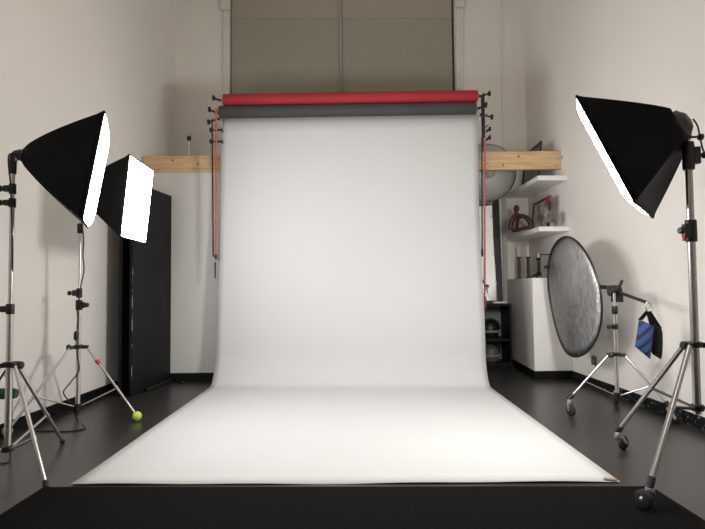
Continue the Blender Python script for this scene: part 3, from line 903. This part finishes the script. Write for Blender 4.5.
fc1, fc2 = ground(644, 508.5, 0.0066), ground(623.5, 449.5)
cC = V((1.733, 2.62, 0))
fc3 = cC + (cC - (fc1 + fc2) / 2).normalized() * .5; fc3.z = 0
zC = lambda py: at(690, py, cC.y).z
SCs, _ = stand('heavy chrome light stand on casters at the right edge', cC, [(fc1.x, fc1.y, 'caster', (1, .35), at(649.8, 485, fc1.y + .01), 0.0066), (fc2.x, fc2.y, 'caster', (.5, -.85), at(618.3, 430.5, fc2.y)), (fc3.x, fc3.y, 'caster', (.7, -.7))], zC(408), zC(345),
      [(zC(414), zC(235), 0.0185), (zC(240), zC(165), 0.0165), (zC(170), zC(128), 0.010)],
      [(zC(231), 0.027, 0.11, (-1, -.4, 0)), (zC(156), 0.028, 0.14, (1, -.3, 0))],
      0.0125, DCHROME, 'caster_dark', (-1, -.25, 0), joint=0.47)
# lift the caster that stands on the mat by the mat thickness: mat is thin, wheel rests on it
pC = cC + V((-0.036, -0.012, zC(231)))
o = MB().hexa([pC + V((0, -.012, .02)), pC + V((.012, -.012, .02)), pC + V((.012, .0, .02)), pC + V((0, 0, .02))], [pC + V((-.02, -.012, -.05)), pC + V((-.005, -.012, -.05)), pC + V((-.005, 0, -.05)), pC + V((-.02, 0, -.05))]).build('locking_lever', REDPL, SCs); o['label'] = 'red locking lever'

# stand D with boom arm for the reflector
fd1 = ground(571, 416)
cD = V((2.042, 4.0, 0))
fd2 = V((2.285, 3.70, 0)); fd3 = V((2.215, 4.36, 0))
zD = lambda py: at(615, py, cD.y).z
SD, _ = stand('silver light stand on casters with a boom arm behind the silver reflector', cD, [(fd1.x, fd1.y, 'caster', (.95, .42), at(569.8, 398, fd1.y)), (fd2.x, fd2.y, 'caster', (.3, .9)), (fd3.x, fd3.y, 'caster', (.9, -.3))], zD(395), zD(354.5),
      [(zD(395), zD(325), 0.0145), (zD(330), zD(311), 0.0125), (zD(314), zD(293), 0.0105)],
      [(zD(326.5), 0.020, 0.04, (-1, -.4, 0)), (zD(310), 0.021, 0.06, (-.6, -1, 0))],
      0.0085, CHROME, 'caster', (-1, -.6, 0), joint=0.62)
E0, E1 = at(549, 267, 5.22), at(646.5, 302.3, 3.67)
bd = (E0 - E1).normalized()
tt = (cD.y - E1.y) / bd.y
G = E1 + bd * tt                        # where the boom passes the pole
g = MB()
g.tube([G + bd * 0.18, E1], 0.0125, 8)
g.build('boom_arm', BLACK, SD)
MB().tube([G + bd * 0.1, E0 + V((0.03, 0, 0))], 0.0085, 8).build('holder_bar', BLACK, SD)
G0 = G.copy(); G = G + bd * .07
hd = MB().lathe(G - V((0.045, 0, 0)), (1, 0, 0), [(0, .03), (.006, .042), (.05, .045), (.084, .042), (.09, .03)], 18)
hd.box((G + G0) / 2 - V((0, 0, .05)), (.05, .09, .06)).tube([G, G0], .025, 10)
hd = hd.build('grip_head', BLACK, SD)
hv = at(613, 291, 3.97); hv2 = at(622.3, 280, 3.90)
MB().tube([hv, at(618.5, 288.5, 3.93), hv2], [.014, .013, .010], 10).build('grip_lever', BLACK, hd)
for P in (E0, G + bd * 0.14):
    MB().box(P + V((-.012, 0, 0)), (.05, .035, .03)).tube([P, P + V((-.045, 0, 0))], 0.014, 8).build('holder_clip', BLACK, SD)

# reflector disc
RC = at(567.6, 296.3, 4.74)
RD = 0.535
ub = (bd + V((.115, 0, 0))).normalized()
upv = V((-.045, 0, 1)); upv = (upv - ub * upv.dot(ub)).normalized()
nrm = ub.cross(upv).normalized()
if nrm.x > 0: nrm = -nrm
rf = thing('reflector_disc', RC - upv * RD, 'round silver reflector disc with black rim tilted beside the right wall', 'reflector')
g = MB()
cv = g.bm.verts.new(RC)
prevr = None
for j in range(1, 9):
    rr = RD * j / 8
    ringv = []
    for i in range(64):
        a = 2 * PI * i / 64
        wob = 0.010 * math.sin(2 * a + .6) * (j / 8) ** 2 + 0.006 * math.sin(3 * a) * (j / 8) - 0.075 * max(0, -math.cos(a) * j / 8 + .10) ** 2
        ringv.append(g.bm.verts.new(RC + (ub * math.cos(a) + upv * math.sin(a)) * rr + nrm * wob))
    for i in range(64):
        if prevr is None: g.bm.faces.new([cv, ringv[i], ringv[(i + 1) % 64]])
        else: g.bm.faces.new([prevr[i], ringv[i], ringv[(i + 1) % 64], prevr[(i + 1) % 64]])
    prevr = ringv
g.build('silver_cloth', SILVER, rf, solid=0.003)
rim = []
for i in range(64):
    a = 2 * PI * i / 64
    rim.append(RC + (ub * math.cos(a) + upv * math.sin(a)) * RD + nrm * (0.010 * math.sin(2 * a + .6) + .006 * math.sin(3 * a) - 0.075 * max(0, -math.cos(a) + .10) ** 2))
MB().tube(rim, 0.0095, 8, closed=True).build('rim', BLACK, rf)

# sand bag on the boom
hk = at(648.2, 307, 3.66)
sb = thing('sand_bag', at(650, 360, 3.66), 'blue and black striped saddle sand bag hanging from the boom arm end', 'sand bag')
ringp = [at(648.2, 306.5, 3.66) + V((math.cos(a) * .018, 0, math.sin(a) * .033)) for a in [2 * PI * i / 20 for i in range(20)]]
MB().tube(ringp, 0.0045, 6, closed=True).build('hook_ring', STEEL, sb)
def bag(c4, th, Y0, Y1, nm, m):
    P = [at(x, y, Y) for (x, y, Y) in c4]          # tl, tr, br, bl
    n_ = (P[1] - P[0]).cross(P[3] - P[0]).normalized()
    g = MB()
    for s_ in (1, -1):
        def fn(u, v, s_=s_):
            a = P[0].lerp(P[1], u); b = P[3].lerp(P[2], u)
            p = a.lerp(b, v)
            k = (1 - (2 * u - 1) ** 4) * (1 - (2 * v - 1) ** 4)
            return p + n_ * (s_ * th * math.sqrt(max(k, 0)))
        g.grid(fn, 8, 12)
    bmesh.ops.remove_doubles(g.bm, verts=g.bm.verts[:], dist=0.0006)
    return g.build(nm, m, sb)
bag([(639, 319, 3.66), (654.3, 326.3, 3.62), (650.3, 359.5, 3.62), (635, 346.5, 3.66)], 0.026, 0, 0, 'striped_pouch', STRIPE)['label'] = 'blue pouch with slanted black stripes'
bag([(653, 323.5, 3.64), (661.3, 328, 3.70), (661, 359.5, 3.70), (652, 354, 3.64)], 0.022, 0, 0, 'black_pouch', FABRIC)
for (ax, ay, bx, by, Y) in ((648.0, 311, 640.5, 320, 3.655), (648.8, 311, 660, 328.5, 3.68), (648.4, 311, 652.5, 326, 3.64)):
    a, b = at(ax, ay, 3.66), at(bx, by, Y)
    sd = V((.016, 0, 0))
    MB().hexa([a - sd, a + sd, b + sd, b - sd], [p + V((0, .006, 0)) for p in (a - sd, a + sd, b + sd, b - sd)]).build('strap', FABRIC, sb)

# ------------------------------------------------------------------ softboxes
def softbox(lab, T, L, Rr, ap, ref, light, stand_c, z_sleeve, collar=0.04, bulge=0.03, sag=0.06, bow=0.86):
    u = (L - T); H = u.length; u.normalize()
    v = Rr - L; Wd = v.length; v.normalize()
    n_ = u.cross(v).normalized()
    C = T + u * (H / 2) + v * (Wd / 2)
    if n_.dot(C - ref) < 0: n_ = -n_
    depth = (C - ap).dot(n_); an = (C - ap).normalized(); alen = (C - ap).length
    r = thing('softbox', ap, lab, 'softbox', 'softboxes')
    NS, NP = 14, 8
    g = MB(); rings = []
    cor = [(-1, -1), (1, -1), (1, 1), (-1, 1)]
    for j in range(NS + 1):
        s_ = j / NS
        prof = s_ ** bow
        hu = collar + (H / 2 - collar) * prof; hv_ = collar + (Wd / 2 - collar) * prof
        base_ = ap + an * (alen * s_)
        ringv = []
        for k in range(4):
            a, b = cor[k], cor[(k + 1) % 4]
            for i in range(NP):
                t_ = i / NP
                x_ = a[0] + (b[0] - a[0]) * t_; y_ = a[1] + (b[1] - a[1]) * t_
                ins = 1 - sag * math.sin(PI * min(1, s_ * 1.0)) * (1 - (2 * t_ - 1) ** 2)
                if abs(a[0] - b[0]) > 0.5: y_ *= ins
                else: x_ *= ins
                ringv.append(g.bm.verts.new(base_ + u * (x_ * hu) + v * (y_ * hv_)))
        rings.append(ringv)
    m_ = len(rings[0])
    for a, b in zip(rings, rings[1:]):
        for i in range(m_):
            g.bm.faces.new([a[i], a[(i + 1) % m_], b[(i + 1) % m_], b[i]])
    g.build('shell', FABRIC, r, solid=0.003, sharp=0.9)
    # lip round the front
    e = [C + u * (x * H / 2) + v * (y * Wd / 2) for x, y in cor]
    lip = MB()
    for k in range(4):
        lip.tube([e[k], e[(k + 1) % 4]], 0.0065, 8)
    lip.build('rim', FABRIC, r)
    for k in range(4):
        MB().tube([e[k] + n_ * .004, e[k] + (ap - e[k]).normalized() * .035], [0.0080, 0.0065], 8).build('corner_pocket', FABRIC, r)
    # glowing front cloth
    def fn(a, b):
        x, y = 2 * a - 1, 2 * b - 1
        return C + n_ * (0.004 + bulge * (1 - abs(x) ** 12) * (1 - abs(y) ** 12)) + u * (x * (H / 2 - .004)) + v * (y * (Wd / 2 - .004))
    g = MB().grid(fn, 30, 30)
    g.build('diffuser', light, r)
    # lamp head behind the cone and elbow down to the stand
    MB().lathe(ap + an * 0.02, -an, [(0, collar * .8), (0.012, collar * .92), (0.020, collar * 1.08), (0.036, collar * 1.05), (0.048, collar * .8), (0.062, collar * .6), (0.066, collar * .4)], 18).build('lamp_holder', BLACK, r)
    S0 = V((stand_c.x, stand_c.y, z_sleeve))
    mid_ = ap - an * 0.03
    MB().tube([mid_, V((stand_c.x, stand_c.y, mid_.z - .02)).lerp(mid_, .35), V((stand_c.x, stand_c.y, (mid_.z + z_sleeve) / 2 + .01)), S0], [0.022, 0.021, 0.019, 0.017], 12).build('tilt_bracket', BLACK, r)
    return r, ap, n_, C

T, L, Rr = at(104, 111.5, 2.75), at(82, 219.5, 2.75), at(88, 227.5, 3.22)
sA, apA, nA, CA_ = softbox('lit black softbox on the stand nearest the left edge, seen nearly edge on', T, L, Rr, at(22.5, 155.5, cA.y + .02), V((-3, 2, 1.7)), LIGHT_A, cA, zA(174), collar=0.030, bow=0.80, bulge=0.025)
T, L, Rr = at(129.3, 154.8, 3.75), at(120.2, 236.6, 3.75), at(145, 243, 4.25)
sB, apB, nB, CB_ = softbox('lit black softbox on the tennis ball stand, its white front facing the paper', T, L, Rr, at(82, 189, cB.y), V((-3, 4, 1.7)), LIGHT_B, cB, zB(205), collar=0.035, bulge=0.012)
k_ = 1.03
T, L, Rr = at(576.5, 96, 2.62 * k_), at(634.5, 202, 2.52 * k_), at(653, 217.5, 2.9 * k_)
sC, apC, nC, CC_ = softbox('lit black softbox on the heavy stand at the right edge, tilted down', T, L, Rr, at(680, 125, cC.y - .02), V((3, 2, 1.9)), LIGHT_C, cC, zC(139), collar=0.072, bow=0.92, sag=0.10, bulge=0.036)

# cords
def cord(parent, pts, r, m=BLACK, name='power_cord'):
    P = [V(p) for p in pts]
    out = []
    for i in range(len(P) - 1):
        p0 = P[max(i - 1, 0)]; p1 = P[i]; p2 = P[i + 1]; p3 = P[min(i + 2, len(P) - 1)]
        for s_ in range(6):
            t_ = s_ / 6
            out.append(0.5 * ((2 * p1) + (p2 - p0) * t_ + (2 * p0 - 5 * p1 + 4 * p2 - p3) * t_ ** 2 + (3 * p1 - p0 - 3 * p2 + p3) * t_ ** 3))
    out.append(P[-1])
    return MB().tube(out, r, 6).build(name, m, parent)
y = cA.y
cord(sA, [at(14, 153.5, y - .02), at(9.6, 154.5, y - .03), at(8.4, 160, y - .03), at(9.0, 170, y - .03), at(10.3, 181, y - .03), at(11, 195, y - .03)], 0.0045)
cord(sA, [at(11, 195, y - .03), at(12.5, 250, y - .02), at(11.8, 310, y + .03), at(12, 380, y + .03), at(11, 440, y + .03), ground(10, 455, .005), ground(8, 462, .005), ground(1, 463, .005), ground(-8, 460, .005)], 0.004)
y = cB.y - .03
cord(sB, [at(80, 200, y + .05), at(82, 224, y), at(83.5, 240, y), at(83, 256, y), at(84, 270, y), at(81, 285, y), at(80, 296, y - .03), at(77, 305, y - .03), at(78, 318, y), at(77, 330, y)], 0.0045)
MB().lathe(at(76.4, 331, y), at(75.8, 340, y) - at(76.4, 331, y), [(0, .008), (.012, .016), (.055, .016), (.068, .008)], 12).build('cord_switch', BLACK, sB)
cord(sB, [at(76, 339, y), at(77, 355, y), at(79, 370, y), at(70, 383, y), at(63.5, 392, y), at(68, 400, y), at(73, 405, y)] + [ground(x_, y_, .005) for x_, y_ in ((77, 420), (85, 427.5), (80, 430), (64, 431.5), (50, 431), (36, 431))], 0.0045)
y = cC.y
cord(sC, [at(693, 119, y - .02), at(697.5, 126, y - .03), at(700, 137, y - .03), at(703, 150, y - .03), at(710, 165, y - .02), at(712, 240, y), at(708, 340, y + .06), at(712, 400, y + .06)], 0.0045)
# knob on the right tilt bracket
pk = at(692, 137, cC.y - .03)
MB().tube([pk, at(698, 137, cC.y - .03)], .006, 8).lathe(at(698, 137, cC.y - .03), (1, 0, 0), [(0, .010), (.005, .017), (.02, .017), (.025, .010)], 12).build('tilt_knob', BLACK, sC)

# ------------------------------------------------------------------ wall outlet
yo = 5.03
xo = xr(yo)
zo = at(587, 360.5, yo).z
ow = thing('wall_outlet', (xo, yo, zo), 'small dark power outlet low on the right wall below the reflector', 'outlet')
MB().box((xo - .006, yo, zo), (.012, .085, .085)).build('plate', OUTLET, ow, bevel=.002)
MB().lathe((xo - .012, yo, zo + .0), (-1, 0, 0), [(0, .024), (.002, .024), (.0021, .018)], 14).build('socket', mat('green_socket', (0.06, 0.085, 0.05), .4, var=.1), ow)

# ------------------------------------------------------------------ unseen fill lamp, added above the camera to brighten the upper walls
for (lx, ly) in ((0.1, 0.4),):
    ld = bpy.data.lights.new('added_fill_lamp', 'AREA')
    ld.shape = 'RECTANGLE'; ld.size = 2.2; ld.size_y = 2.2
    ld.energy = 45; ld.color = (1.0, 0.87, 0.76)
    lo = bpy.data.objects.new('added_fill_lamp', ld); COL.objects.link(lo)
    lo.location = (lx, ly, HC - 0.06)

# ------------------------------------------------------------------ world and colour
W = bpy.data.worlds.new('world')
SC.world = W
W.use_nodes = True
W.node_tree.nodes['Background'].inputs['Color'].default_value = (0.02, 0.02, 0.02, 1)
W.node_tree.nodes['Background'].inputs['Strength'].default_value = 0.0
vs = SC.view_settings
vs.view_transform = 'Standard'
vs.look = 'None'
vs.gamma = 1.0
vs.use_curve_mapping = False
vs.exposure = 0.12
SC.cycles.max_bounces = 10
SC.cycles.diffuse_bounces = 8
SC.cycles.glossy_bounces = 4
SC.cycles.sample_clamp_indirect = 6
SC.cycles.use_denoising = True
